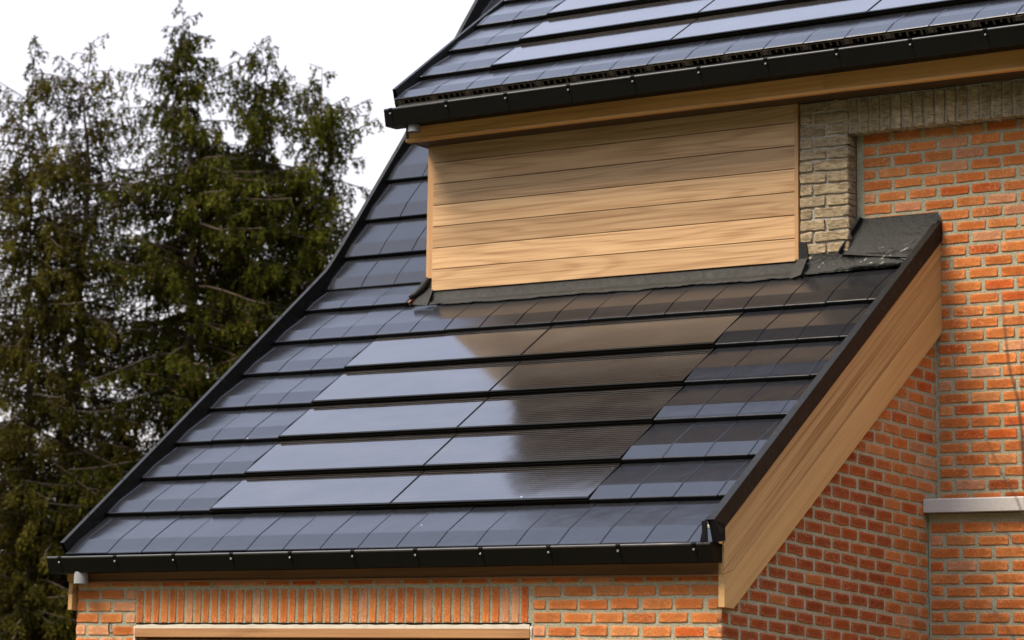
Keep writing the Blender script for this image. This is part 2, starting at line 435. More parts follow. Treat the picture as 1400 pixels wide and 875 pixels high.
for xx in (DX0-.004,DX1+.003): fo.tube([(xx+rnd.gauss(0,.003),.004,-.02-j*.02) for j in range(9)],[.006+rnd.random()*.004 for _ in range(9)],6)
fo.build('sealing_foam',M_FOAM,gdo)

# small wire hook in the wall
hk=MB(); hp=[(-4.345,-.003,.004),(-4.347,-.012,-.02),(-4.345,-.016,-.045),(-4.335,-.02,-.062),(-4.318,-.02,-.068),(-4.308,-.016,-.058)]
hk.tube(hp,[.0035]*6,6); part(hk,'wire_hook',M_BLACK)

# ------------------------------------------------------------------ roof coverings
def plane_fn(m,z0):
    L=math.sqrt(1+m*m); e=(1/L,m/L); nn=(-m/L,1/L)
    def P(x,y0,t,off):   # from the row line at y0, t metres up the slope, off metres out of the roof
        return (x,y0+e[0]*t+nn[0]*off,z0+m*y0+e[1]*t+nn[1]*off)
    return P,L
STEP=.036
def tile(mb,P,y0,x0,x1,gauge,m=0,drop=STEP,lap=.07,lip=.034):
    g=.0035; a=rnd.gauss(0,.0010); b=rnd.gauss(0,.0008)
    T=gauge+lap
    def top(t):
        cr=.34*gauge
        if t<=cr: return -.0036*(1-t/cr)
        return -drop*.90*(t-cr)/(gauge-cr)
    prof=[(0.0,-.0095),(.0018,-.0052),(.006,-.0026)]+[(t,top(t)+.0001) for t in (.07*gauge,.2*gauge,.30*gauge,.335*gauge,.37*gauge,.6*gauge,gauge*.85,T)]
    bot=[(T,top(T)-.012),(.03,-lip),(.006,-lip+.001),(0.0,-lip+.005)]
    pr=prof+bot; n=len(pr); rings=[]
    xs=[(x0+g*.5,-.0022),(x0+g*.5+.004,0),(x1-g*.5-.004,0),(x1-g*.5,-.0022)]
    for x,dz in xs:
        dd=a*((x-x0)/(x1-x0)-.5)
        rings.append([mb.vert(P(x,y0,t,o+(dz if i<len(prof) else 0)+dd+b*t*2)) for i,(t,o) in enumerate(pr)])
    for r0,r1 in zip(rings,rings[1:]):
        for k in range(n): mb.face((r0[k],r1[k],r1[(k+1)%n],r0[(k+1)%n]),m,False)
    mb.face(rings[0],m); mb.face(rings[-1][::-1],m)
def solar(P,y0,x0,x1,gauge,parent):
    mb=MB(); g=.003; T=gauge+.06; a=rnd.gauss(0,.0006)
    x0+=g; x1-=g
    def off(t): return .004-.0345*t/gauge
    # glass
    q=[(x0+.006,.016),(x1-.006,.016),(x1-.006,T),(x0+.006,T)]
    mb.poly([P(x,y0,t,off(t)+.0018+a*(x-x0)) for x,t in q],0)
    # frame: front bar with two lips, side bars
    for t0,t1,o0,o1 in ((-.001,.0155,-.006,.0048),(-.006,.004,-.0305,-.0090)):
        i=[mb.vert(P(x,y0,t,o)) for x in (x0,x1) for t in (t0,t1) for o in (o0,o1)]
        for f in ((0,1,3,2),(4,6,7,5),(0,4,5,1),(2,3,7,6),(1,5,7,3),(0,2,6,4)): mb.face([i[k] for k in f],1)
    for xa,xb in ((x0,x0+.0055),(x1-.0055,x1)):
        i=[mb.vert(P(x,y0,t,off(t)+o)) for x in (xa,xb) for t in (.016,T) for o in (-.02,.0028)]
        for f in ((0,1,3,2),(4,6,7,5),(0,4,5,1),(2,3,7,6),(1,5,7,3),(0,2,6,4)): mb.face([i[k] for k in f],1)
    return mb.build('solar_panel',[M_SOLAR,M_ANTH],parent)
P1,L1=plane_fn(M1,Z1); PS,LS=plane_fn(MS,ZS); P2_,L2=plane_fn(M2,Z2)
def P2(x,y0,t,off):     # the dormer eaves rise a little to the right
    p=P2_(x,y0,t,off); return (p[0],p[1],p[2]+.006*(x+3.66))
def base_sheet(mb,P,ya,yb,x0,x1,L,off=-.052,m=1):
    ta=0; tb=(yb-ya)*L
    mb.poly([P(x0,ya,0,off),P(x1,ya,0,off),P(x1,ya,tb,off),P(x0,ya,tb,off)],m)
XL=-4.668; TW=.2772; SX=-1.030
def grid(x0,x1,ph=SX):
    k=math.floor((x0-ph)/TW); out=[]; x=ph+k*TW
    while x<x1:
        a=max(x,x0); b=min(x+TW,x1)
        if b-a>.012: out.append((a,b))
        x+=TW
    return out
rl=MB()
rows1=[-.095,.282,.622,.968,1.312,1.662,2.005]
solars=[]
for i,y0 in enumerate(rows1):
    y1=rows1[i+1] if i<6 else 2.345
    g=(y1-y0)*L1
    for a,b in grid(XL,.0,SX+(.04 if i==0 else 0)):
        if 1<=i<=5 and a>-3.81 and b<-1.02: continue
        lap=.07 if i<6 else -.01
        if i==6 and b<-3.70: lap=.07
        tile(rl,P1,y0+rnd.gauss(0,.0015),a,b,g,lap=lap)
    if 1<=i<=5:
        for a in (-3.803,-2.4165): solars.append((y0,a,a+1.3865,g))
# row beside the dormer, then the steep part
for a,b in grid(XL,-3.785): tile(rl,P1,2.348,a,b,(2.578-2.348)*L1,lap=.03,drop=.024)
ys=[2.584,2.79,3.03,3.29]
while ys[-1]<YR-.3: ys.append(ys[-1]+.266)
for i,y0 in enumerate(ys[:-1]):
    g=(ys[i+1]-y0)*LS
    for a,b in grid(XL,-3.668 if y0<3.2 else -3.60): tile(rl,PS,y0,a,b,g,lap=.05)
base_sheet(rl,P1,-.06,2.60,XL,-.0,L1); base_sheet(rl,PS,2.60,YR,-W-.03,XR,LS,-.06)
base_sheet(rl,P1,-.03,2.45,-W-.03,.035,L1,-.11)
rl.poly([(-W-.03,YR,ZR),(XR,YR,ZR),(XR,9.6,2.9),(-W-.03,9.6,2.9)],1)
roof=part(rl,'roof',[M_TILE,M_BLACK],label='lower sweeping roof of flat black tiles')
for s_ in solars: solar(P1,*s_,roof)
# cut tile with terracotta core beside the dormer corner
ct=MB()
i=[ct.vert(P1(x,2.348,t,o)) for x in (-3.7845,-3.776) for t in (.0,.075) for o in (-.030,-.004)]
for f in ((0,1,3,2),(4,6,7,5),(0,4,5,1),(2,3,7,6),(1,5,7,3),(0,2,6,4)): ct.face([i[k] for k in f])
ct.build('cut_tile_edge',M_TERRA,roof)

du=MB(); XD=-3.690
rows2=[2.005,2.290,2.628,2.962,3.300,3.64,3.98,4.32,4.66,5.0,5.34]
sol2=[]
for i,y0 in enumerate(rows2[:-1]):
    g=(rows2[i+1]-y0)*L2
    for a,b in grid(XD,XR,-.335):
        if i>=1 and a>-3.13 and i<6: continue
        tile(du,P2,y0+rnd.gauss(0,.0012),a,b,g,drop=.036,lip=.034 if i else .016)
    if 1<=i<6:
        a=-.335-2*1.386
        while a<XR: sol2.append((y0,a,min(a+1.386,XR),g)); a+=1.386
base_sheet(du,P2,2.03,5.5,XD,XR,L2); base_sheet(du,P2,2.12,5.5,XD-.03,XR,L2,-.12)
droof=part(du,'dormer_roof',[M_TILE,M_BLACK],label='upper dormer roof of flat black tiles')
for s_ in sol2: solar(P2,*s_,droof)
# eaves comb: strip under the first row with teeth and interlock blocks
cb=MB()
def cbox(x0,x1,t0,t1,o0,o1,m=0):
    i=[cb.vert(P2(x,2.005,t,o)) for x in (x0,x1) for t in (t0,t1) for o in (o0,o1)]
    for f in ((0,1,3,2),(4,6,7,5),(0,4,5,1),(2,3,7,6),(1,5,7,3),(0,2,6,4)): cb.face([i[k] for k in f],m)
cbox(XD,XR,.002,.02,-.021,-.0155)
x=XD+.01; j=0
while x<XR:
    cbox(x,x+.011+rnd.random()*.003,.004,.012,-.021-(.032 if j%2 else .020)-rnd.random()*.004,-.0205); x+=.0462; j+=1
x=-.335-13*TW
while x<XR:
    if x>XD: cbox(x-.016,x+.024,.001,.014,-.050,-.0205); cbox(x-.030,x-.025,.001,.012,-.056,-.0205)
    x+=TW
cbox(XD+.02,XR,.045,.055,-.11,-.022,1)
cb.build('bird_comb',[M_COMB,M_BLACK],droof)
# crumpled eaves membrane hanging into the gutter
em=MB(); n=150; ring=[]
for i in range(n+1):
    x=XD+.03+(XR-XD-.03)*i/n; k=rnd.gauss(0,.006)+.006*math.sin(x*9)
    ring.append([em.vert(p) for p in ((x,2.075,3.722),(x,2.045+k*.4,3.695),(x,2.012+k*.6,3.668+k),(x,2.0+k*.4,3.640))])
for a,b in zip(ring,ring[1:]):
    for k in range(3): em.face((a[k],b[k],b[k+1],a[k+1]),0,True)
em.build('eaves_membrane',M_LEAD,droof)

# ------------------------------------------------------------------ verge caps (folded metal)
def strip(mb,line,prof,m=0,smooth=False):
    """sweep a closed profile [(dx, dn)] along a YZ polyline; dn measured square to the slope"""
    rings=[]; n=len(line)
    for i,(y,z) in enumerate(line):
        y0,z0=line[max(i-1,0)]; y1,z1=line[min(i+1,n-1)]
        L=math.hypot(y1-y0,z1-z0); ny,nz=-(z1-z0)/L,(y1-y0)/L
        rings.append([mb.vert((dx,y+ny*dn,z+nz*dn)) for dx,dn in prof])
    k=len(prof)
    for a,b in zip(rings,rings[1:]):
        for j in range(k): mb.face((a[j],a[(j+1)%k],b[(j+1)%k],b[j]),m,smooth)
    mb.face(rings[0][::-1],m); mb.face(rings[-1],m)
def P1yz(y,off): p=P1(0,y,0,off); return (p[1],p[2])
# right cap over the bargeboard; line follows the top outer edge
rc=MB(); ln=[(-.160,.545),(1.2,1.6275),(2.472,2.640)]
strip(rc,ln,[(.048,0),(.048,-.096),(.0445,-.096),(.0445,-.004),(.006,-.004),(.006,-.10),(.002,-.10),(.002,.001),(.044,.001)])
part(rc,'verge_cap',M_CAP,label='black metal verge cap along the bargeboard')
# crumpled open end of that cap above the gutter
ce=MB()
def fl(pts): ce.poly(pts)
fl([(-.020,-.165,.400),(-.024,-.170,.535),(.004,-.160,.545),(.006,-.150,.41)])
fl([(.006,-.150,.545),(.048,-.160,.540),(.046,-.105,.43),(.012,-.11,.40)])
fl([(.046,-.105,.43),(.048,-.16,.54),(.049,-.05,.535),(.049,-.045,.44)])
fl([(-.020,-.165,.400),(.006,-.15,.41),(.012,-.11,.395),(-.02,-.10,.39)])
fl([(.012,-.128,.418),(.040,-.120,.428),(.046,-.06,.41),(.018,-.07,.40)])
fl([(-.024,-.17,.535),(-.03,-.14,.42),(-.065,-.125,.415),(-.028,-.16,.48)])
part(ce,'flashing',M_BLACK,label='crumpled black flashing at the cap end')
# left cap: rises along the lower roof, bends into the steep part
lc=MB(); ln=[(-.107,.502),(1.3,1.634),(2.50,2.605),(2.62,2.704),(2.70,2.795),(2.80,2.917),(3.528,3.838),(4.256,4.849),(5.4,6.37),(YR,ZR+.15)]
strip(lc,ln,[(-4.703,0),(-4.703,-.15),(-4.699,-.15),(-4.699,-.004),(-4.676,-.004),(-4.676,-.13),(-4.672,-.13),(-4.672,0)])
for k in range(14):
    y=.15+k*.33; z=np.interp(y,[l[0] for l in ln],[l[1] for l in ln]); lc.tube([(-4.6875,y,z-.001),(-4.6875,y-.003,z+.004)],[.005,.004],8)
part(lc,'verge_cap',M_CAP,label='long bent metal verge cap at the far roof edge')
# dormer roof cap
dc=MB(); ln=[(2.035,3.800),(2.853,4.378),(3.363,4.735),(4.6,5.66),(5.45,6.30)]
strip(dc,ln,[(-3.728,0),(-3.716,-.115),(-3.712,-.115),(-3.722,-.005),(-3.704,-.005),(-3.704,-.13),(-3.700,-.13),(-3.700,.001)])
dc.poly([(-3.7265,2.037,3.798),(-3.7155,2.10,3.71),(-3.7155,2.10,3.66),(-3.7165,2.055,3.70)])
dc.prism([(2.03,3.70),(2.30,3.87),(2.30,3.72),(2.10,3.58)],lambda a,d,h:(h,a,d),-3.702,-3.6995)
part(dc,'verge_cap',M_CAP,label='metal verge cap on the dormer roof edge')

# ------------------------------------------------------------------ bargeboards
def barge(xa,xb,name,label,top_d=0.0,yend=None):
    mb=MB()
    def lo(y): return .040+.772*y
    yf=-.042; yw=yend or D-.004
    def seg(d0,d1,xo,m,c):   # between two fractions of the board's height
        def z(y,f):
            zl=max(lo(y),.081); zu=.5515-top_d+.789*y; return zl+(zu-zl)*f
        pl=[(y,z(y,d0)) for y in (yf,.053,.8,1.6,yw)]; pu=[(y,z(y,d1)) for y in (yf,.053,.8,1.6,yw)]
        n=len(pl); v=[]
        for x in (xa,xo): v.append(([mb.vert((x,a,b),c) for a,b in pl],[mb.vert((x,a,b),c) for a,b in pu]))
        for (l,u),fl in ((v[0],True),(v[1],False)):
            for k in range(n-1): mb.face((l[k],l[k+1],u[k+1],u[k]),m)
        for k in range(n-1):
            mb.face((v[0][0][k],v[0][0][k+1],v[1][0][k+1],v[1][0][k]),m); mb.face((v[0][1][k],v[0][1][k+1],v[1][1][k+1],v[1][1][k]),m)
        for k in (0,n-1): mb.face((v[0][0][k],v[1][0][k],v[1][1][k],v[0][1][k]),m)
    seg(0,.405,xb,0,(.31,.77,1.06)); seg(.411,1,xb-.0015*(1 if xb>xa else -1),1,(.62,.13,1.0))
    return part(mb,name,[M_BARGE,M_BARGES],label=label)
barge(.004,.0405,'bargeboard','wide bargeboard of golden wood on the gable')
barge(-W-.008,-W-.040,'bargeboard','narrow end of the far bargeboard',.20)

# ------------------------------------------------------------------ gutters
def gutter(x0,x1,yf,yb,zt,zb,slope,brx,label,capR):
    mb=MB()
    th=.003
    def prof(x):
        z=zt+slope*(x-x0); d=zt-zb
        o=[(yf,z),(yf+.004,z-.020),(yf+.026,z-d),(yb-.006,z-d+.004),(yb,z+.01)]
        i=[(yb-th,z+.01),(yb-.006-th,z-d+.004+th),(yf+.026+th,z-d+th),(yf+.004+th,z-.020),(yf+th,z)]
        return o+i
    N=14; rings=[]
    for k in range(N+1):
        x=x0+(x1-x0)*k/N; rings.append([mb.vert((x,a,b+rnd.gauss(0,.0006))) for a,b in prof(x)])
    n=10
    for a,b in zip(rings,rings[1:]):
        for j in range(n): mb.face((a[j],a[(j+1)%n],b[(j+1)%n],b[j]))
    # rolled front bead
    mb.tube([(x0+(x1-x0)*k/N,yf+.006,zt+slope*(x1-x0)*k/N-.002) for k in range(N+1)],[.0088]*(N+1),12,1)
    for xe,on in ((x0,True),(x1,capR)):
        if on:
            pr=prof(xe)[:5]; mb.prism([(a,b) for a,b in pr],lambda a,d,h:(h,a,d),xe-.002,xe+.0025)
    g=part(mb,'gutter',[M_ANTH,M_BEAD],label=label)
    for bx in brx:
        b=MB(); z=zt+slope*(bx-x0); d=zt-zb
        w=.014
        pts=[(yf+.004,z-.021),(yf+.026,z-d-.0015),(yf+.05,z-d-.002)]
        for (ya,za),(yb2,zb2) in zip(pts,pts[1:]):
            b.poly([(bx-w,ya-.0022,za),(bx+w,ya-.0022,za),(bx+w,yb2-.0022,zb2),(bx-w,yb2-.0022,zb2)])
            for s_ in (-1,1): b.poly([(bx+s_*w,ya-.0022,za),(bx+s_*w,ya+.002,za),(bx+s_*w,yb2+.002,zb2),(bx+s_*w,yb2-.0022,zb2)])
        b.tube([(bx-w,yf+.006,z-.002),(bx+w,yf+.006,z-.002)],[.0102]*2,10)
        b.box(bx-w*.8,bx+w*.8,yf+.006,yb,z+.0065,z+.009)
        b.tube([(bx,yf+.0015,z-.032),(bx,yf-.0045,z-.0325)],[.0075,.0055],8,1)
        b.build('gutter_bracket',[M_ANTH,M_STEEL],g)
    return g
BRU=[-3.656+.045,-3.206,-2.738,-2.252,-1.776,-1.296,-.827,-.339,.146,.624,1.11,1.6,2.09,2.58,3.07,3.56]
BRU=[-3.69,-3.235,-2.765,-2.28,-1.80,-1.32,-.85,-.365,.12,.60,1.09,1.58,2.07,2.56,3.05,3.54]
g1=gutter(-3.742,XR,1.965,2.118,3.647,3.533,.0052,BRU,'upper black gutter with screwed brackets above the cladding',True)
BRL=[-4.655,-4.192,-3.72,-3.267,-2.82,-2.359,-1.91,-1.459,-1.003,-.552,-.077]
g2=gutter(-4.758,.024,-.163,-.036,.402,.305,.0028,BRL,'lower black gutter with screwed brackets over the garage',True)
for g,(x,y,z0,z1,r) in ((g1,(-3.553,2.055,3.488,3.535,.042)),(g2,(-4.522,-.095,.238,.312,.046))):
    ob=MB(); ob.tube([(x,y,z0),(x,y,z1)],[r,r],20,cap=False); ob.tube([(x,y,z1-.001),(x,y,z0+.0)],[r-.004,r-.004],20,cap=False)
    n=20
    ob.build('outlet_pipe',M_ZINC,g)

# ------------------------------------------------------------------ fascias, soffit, dormer cladding
def fascia(xs,yf,z0,z1,lipz,label,dep=.022,mt=None):
    mb=MB()
    for a,b in zip(xs,xs[1:]):
        c=(rnd.random(),rnd.random(),rnd.uniform(.94,1.08))
        mb.box(a+.0006,b-.0006,yf,yf+dep,lipz+.0012,z1,0,c)
        mb.prism([(yf-.009,z0+.002),(yf-.007,z0),(yf+dep+.01,z0),(yf+dep+.01,lipz),(yf-.006,lipz),(yf-.009,lipz-.003)],lambda a_,d,h:(h,a_,d),a+.0004,b-.0004,0,(c[1],c[0],1.12))
    return part(mb,'fascia_board',mt or M_FASC,label=label)
fascia([-3.690,-.56,XR],2.155,3.447,3.70,3.468,'golden wood fascia under the upper gutter')
fascia([-4.612,-2.3,.0035],-.032,.250,.42,.262,'wood fascia strip above the front bricks, gutter shade in its colour',.02,M_STRIP)
le=MB(); le.box(-W-.052,-W+.02,-.046,-.035,.262,.31,0,(.2,.5,.9),.002); part(le,'fascia_board',M_FASC,label='end block beside the lower outlet pipe')
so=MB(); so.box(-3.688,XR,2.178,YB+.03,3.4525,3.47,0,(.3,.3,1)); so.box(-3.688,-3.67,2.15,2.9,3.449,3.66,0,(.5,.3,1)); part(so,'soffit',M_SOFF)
cl=MB(); z=2.444
for i in range(7):
    h=.1485
    tint=(.98,1.10,.86,1.08,.80,.97,.90)[i]
    cl.box(-3.613,-.881,YB,YB+.022,z+.0028,z+h-.0028,0,(rnd.random(),rnd.random(),tint),.002); z+=h
cl.box(-3.60,-.86,YB+.014,YB+.05,2.40,3.46,1)
part(cl,'wall_cladding',[M_CLAD,M_BLACK],label='golden horizontal wood boards on the dormer front')
ctm=MB(); ctm.box(-.8795,-.8545,YB-.010,YB+.03,2.452,3.47,0,(.3,.6,1.0),.002); part(ctm,'corner_trim',M_TRIM)
ctm=MB(); ctm.box(-3.665,-3.6145,YB+.008,YB+.05,2.535,3.47,0,(.8,.2,1.08),.002); part(ctm,'corner_trim',M_TRIM)
ck=MB()
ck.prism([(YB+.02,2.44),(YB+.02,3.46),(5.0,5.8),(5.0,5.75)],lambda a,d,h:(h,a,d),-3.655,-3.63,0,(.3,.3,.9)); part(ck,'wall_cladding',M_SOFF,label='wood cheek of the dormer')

# ------------------------------------------------------------------ flashings
def off1(x,y,o): return P1(x,y,0,o)
ap=MB(); n=110; ring=[]
for i in range(n+1):
    x=-3.64+(-.86+3.64)*i/n
    yb_=2.310+.004*math.sin(x*7)+.004*math.sin(x*23)+rnd.gauss(0,.0022)+(.012 if x<-3.5 else 0)
    r=[]
    for y,o in ((yb_,-.018),(yb_+.004,-.0115),(2.338,-.012+rnd.gauss(0,.0012)),(2.365,-.010)): r.append(ap.vert(off1(x,y,o)))
    r.append(ap.vert((x,YB+.012,2.455))); ring.append(r)
for a,b in zip(ring,ring[1:]):
    for k in range(4): ap.face((a[k],b[k],b[k+1],a[k+1]),0,True)
part(ap,'flashing',M_LEAD,label='grey lead apron under the dormer boards')
ap=MB(); ring=[]; n=40
for i in range(n+1):
    x=-.855+(.86)*i/n
    yb_=2.322+.022*(i/n)+rnd.gauss(0,.002)
    r=[ap.vert(off1(x,y,o+.004)) for y,o in ((yb_,-.018),(yb_+.005,-.010),(2.335,-.008+rnd.gauss(0,.0015)),(2.368,-.004))]
    zt=2.478 if x<-.52 else (2.46)
    r.append(ap.vert((x,2.374+rnd.gauss(0,.0008),zt+rnd.gauss(0,.003)))); ring.append(r)
for a,b in zip(ring,ring[1:]):
    for k in range(4): ap.face((a[k],b[k],b[k+1],a[k+1]),0,True)
part(ap,'flashing',M_MEMB,label='black strip flashing at the foot of the beige pier')
# leaning membrane sheet between pier and bargeboard
mem=MB(); nx,nz=26,16; g=[]
for i in range(nx+1):
    u=i/nx; row=[]
    for j in range(nz+1):
        w=j/nz
        xb=-.565+u*(.470); xt=-.470+u*(.500)
        x=xb+(xt-xb)*w
        y=2.366+(2.474-2.366)*(w**.8); z=(2.462-.055*u)+((2.698+.0*u)-(2.462-.055*u))*w
        k=.006*math.sin(u*9+w*4)+rnd.gauss(0,.0018)
        y-=max(0,k+.004)*(1-w); row.append(mem.vert((x,min(y,2.4735),z)))
    g.append(row)
for i in range(nx):
    for j in range(nz): mem.face((g[i][j],g[i+1][j],g[i+1][j+1],g[i][j+1]),0,True)
# folded upstand on its left edge
for j in range(nz):
    a,b=Vector(mem.v[g[0][j]]),Vector(mem.v[g[0][j+1]])
    o=Vector((-.004,-.030,.006)); mem.poly([a,b,b+o,a+o]); mem.poly([a+o,b+o,b+o+Vector((-.006,0,.004)),a+o+Vector((-.006,0,.004))])
# torn fold on the right, over the cap
for (a,b,c,d) in (((-.09,2.372,2.41),(.028,2.472,2.692),(.040,2.466,2.668),(-.045,2.372,2.428)),((-.17,2.364,2.408),(-.09,2.368,2.415),(-.05,2.35,2.40),(-.12,2.345,2.385))): mem.poly([a,b,c,d])
part(mem,'flashing',M_MEMB,label='black membrane sheet leaning on the orange wall with white scuffs')
# small dressed pieces at the foot of the right trim
sf=MB(); sf.prism([(-.853,2.445),(-.85,2.565),(-.80,2.558),(-.792,2.50),(-.785,2.445)],lambda a,d,h:(a,h,d),YB-.012,YB-.004)
sf.poly([off1(-.865,2.275,-.002),off1(-.80,2.30,.004),(-.79,2.36,2.455),(-.86,2.36,2.452)])
part(sf,'flashing',M_LEAD,label='small dressed lead piece beside the right trim')
# rolled flashing at the left dormer corner
rf=MB()
rf.tube([(-3.655,2.44,2.575),(-3.664,2.40,2.520),(-3.690,2.375,2.463),(-3.728,2.36,2.425),(-3.765,2.338,2.400)],[.026,.030,.027,.021,.016],10)
rf.poly([off1(-3.735,2.325,-.006),off1(-3.60,2.305,-.010),(-3.60,2.38,2.46),(-3.68,2.40,2.48)])
rf.poly([(-3.60,2.385,2.45),(-3.668,2.41,2.48),(-3.668,2.43,2.58),(-3.62,2.39,2.56)])
part(rf,'flashing',M_LEAD,label='rolled lead corner piece at the left foot of the dormer')

# ------------------------------------------------------------------ conifers
rs=np.random.RandomState(11)
def curve(p0,d0,length,n,droop,curl,wob=.05):
    pts=[p0]; d=np.array(d0,float); d/=np.linalg.norm(d); st=length/n
    for i in range(n):
        t=i/n; d=d+np.array([rs.normal(0,wob),rs.normal(0,wob),-droop*(1-t)*.5+curl*t]); d/=np.linalg.norm(d)
        pts.append(pts[-1]+d*st)
    return np.array(pts)
class Leaves:
    def __init__(s): s.P=[];s.C=[]
    def add(s,base,dirs,length,width,col):
        """rhomb-shaped leaf sprays"""
        n=len(base); r=rs.normal(size=(n,3)); sd=np.cross(dirs,r); sd/=np.linalg.norm(sd,axis=1)[:,None]+1e-9
        L=length[:,None]*dirs; w=width[:,None]*sd
        s.P.append(np.stack([base,base+L*.45+w,base+L,base+L*.45-w],1)); s.C.append(np.repeat(col[:,None,:],4,1))
    def build(s,name,mat,parent):
        P=np.concatenate(s.P).reshape(-1,3).astype(np.float32); Cc=np.concatenate(s.C).reshape(-1,3)
        n=len(P)//4; me=bpy.data.meshes.new(name)
        me.vertices.add(len(P)); me.vertices.foreach_set('co',P.ravel())
        me.loops.add(len(P)); me.loops.foreach_set('vertex_index',np.arange(len(P),dtype=np.int32))
        me.polygons.add(n); me.polygons.foreach_set('loop_start',np.arange(0,4*n,4,dtype=np.int32))
        me.materials.append(mat); me.update(calc_edges=True)
        a=me.color_attributes.new('Col','FLOAT_COLOR','POINT')
        a.data.foreach_set('color',np.concatenate([Cc,np.ones((len(P),1))],1).astype(np.float32).ravel())
        o=bpy.data.objects.new(name,me); COL.objects.link(o); o.parent=parent; return o
NL=0
def conifer(label,base,leaders,tone,dens=1.0,zmin=-2.2):
    """leaders: list of (apex xyz, max branch radius); all rise from one trunk"""
    global NL
    b=np.array(base,float); t=thing('conifer',label,'tree',tuple(b),'conifers left of the house')
    wood=MB(); lv=Leaves(); rel=lambda p:tuple(np.array(p)-b)
    for li,(apex,rmax,zlow) in enumerate(leaders):
        apex=np.array(apex,float); H=apex[2]-b[2]
        n=14; pts=[]
        split=b+np.array([0,0,H*.18+ .5*li])
        for i in range(n+1):
            u=i/n
            q=b*(1-u)+apex*u if li==0 else (b*(1-min(1,u*3))+split*min(1,u*3) if u<1/3 else split+(apex-split)*(((u-1/3)*1.5)**1.0))
            if li>0 and u>1/3:
                w=(u-1/3)*1.5; q=q+np.array([0,0,-.5*math.sin(math.pi*w)*.4])+(apex-split)*np.array([1,1,0])*.25*math.sin(math.pi*w)
            pts.append(q+np.array([rs.normal(0,.03),rs.normal(0,.03),0])*(u<1))
        pts=np.array(pts); pts[-1]+=np.array([rs.normal(0,.10),rs.normal(0,.10),-.03]); pts[-2]+=np.array([rs.normal(0,.05),rs.normal(0,.05),0])
        r0=(.15 if li==0 else .08)
        wood.tube([rel(p) for p in pts],[r0*(1-i/n)**1.1+.003 for i in range(n+1)],8)
        z=apex[2]-.05
        while z>zlow:
            dz=apex[2]-z
            u=np.interp(z,pts[:,2],np.linspace(0,1,n+1)); o=np.array([np.interp(u,np.linspace(0,1,n+1),pts[:,k]) for k in range(3)])
            for _ in range(1 if dz<.4 else 2 if dz<1.2 else 3):
                az=rs.uniform(0,2*math.pi); L=min(rmax*(1+.09*dz),.15+.60*dz)*rs.uniform(.6,1.15)
                el=rs.uniform(.35,.95) if dz<1.2 else rs.uniform(.0,.55)
                bp=curve(o,(math.cos(az)*math.cos(el),math.sin(az)*math.cos(el),math.sin(el)),L,8,.30,.10)
                wood.tube([rel(p) for p in bp],[.011*(L/1.2)*(1-k/9)+.003 for k in range(9)],5,cap=False)
                shade=rs.uniform(.6,1.7)
                k=0.06
                while k<1.0:
                    q=np.array([np.interp(k*8,np.arange(9),bp[:,j]) for j in range(3)])
                    ii=min(7,int(k*8)); ax=bp[ii+1]-bp[ii]; ax/=np.linalg.norm(ax)
                    sd=np.cross(ax,[0,0,1]); sd/=np.linalg.norm(sd)+1e-6
                    sgn=rs.choice((-1,1)); ll=rs.uniform(.10,.34)*(1.15-.65*k)*(.6+.4*min(1,dz))
                    d0=ax*rs.uniform(.25,.8)+sd*sgn*rs.uniform(.2,.8)+np.array([0,0,rs.uniform(-.35,.25)])
                    m_=7; cp=curve(q,d0,ll,m_,.9,-.22,.10)
                    # leaves along the hanging spray
                    nl=max(8,int(ll*122*dens)); tt=rs.uniform(0,1,nl)
                    base_=np.stack([np.interp(tt*m_,np.arange(m_+1),cp[:,j]) for j in range(3)],1)
                    ix=np.clip((tt*m_).astype(int),0,m_-1); tg=cp[ix+1]-cp[ix]; tg/=np.linalg.norm(tg,axis=1)[:,None]
                    dr=tg*.8+rs.normal(0,.48,(nl,3)); dr/=np.linalg.norm(dr,axis=1)[:,None]
                    ln_=rs.uniform(.028,.060,nl); wd=rs.uniform(.0065,.0105,nl)
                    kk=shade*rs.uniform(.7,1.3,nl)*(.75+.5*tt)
                    c=np.array(tone)[None]*kk[:,None]; br=rs.random(nl)<.05; c[br]=np.array([.075,.042,.014])*kk[br][:,None]
                    lv.add(base_-b,dr,ln_,wd,c); NL+=nl
                    k+=rs.uniform(.022,.050)/L/dens
            z-=rs.uniform(.035,.075)/dens*(1.0 if dz<4 else 1.15)
    wood.build('trunk',M_BARK,t,fix=False); lv.build('crown',M_LEAF,t)
G1=(.046,.047,.0045); G2=(.054,.046,.0055); G3=(.024,.025,.003)
conifer('tallest dark green conifer with several tops, nearest the roof',(-12.55,11.3,GZ),
  [((-12.88,11.0,7.45),1.12,-1.0),((-12.25,11.45,7.16),.70,2.6),((-11.74,11.84,6.85),.60,2.2)],G1)
conifer('olive brown conifer with two ragged tops at the left edge',(-13.9,10.2,GZ),
  [((-13.55,10.40,7.08),.72,0.2),((-14.08,9.94,7.02),.80,-.6)],G2,.8)
conifer('loose conifer partly cut off by the left edge of the photo',(-15.4,10.3,GZ),
  [((-15.2,9.9,6.75),.85,-1.0)],G2,.5)
conifer('dark conifer low behind the roof edge',(-11.9,13.6,GZ),
  [((-12.0,13.4,3.7),1.3,-1.2),((-13.4,13.0,3.9),1.3,-1.4)],G3,.9)
conifer('deep green conifer showing between the trunks of the front trees',(-15.3,13.0,GZ),
  [((-15.4,13.1,3.6),1.3,-1.4),((-16.3,12.2,3.3),1.3,-1.4)],G3,.8)
conifer('low dark conifer filling the gap beside the garage corner',(-11.6,12.4,GZ),
  [((-11.9,12.3,2.7),1.3,-1.6),((-12.7,11.9,3.1),1.3,-1.6)],G3,1.0)
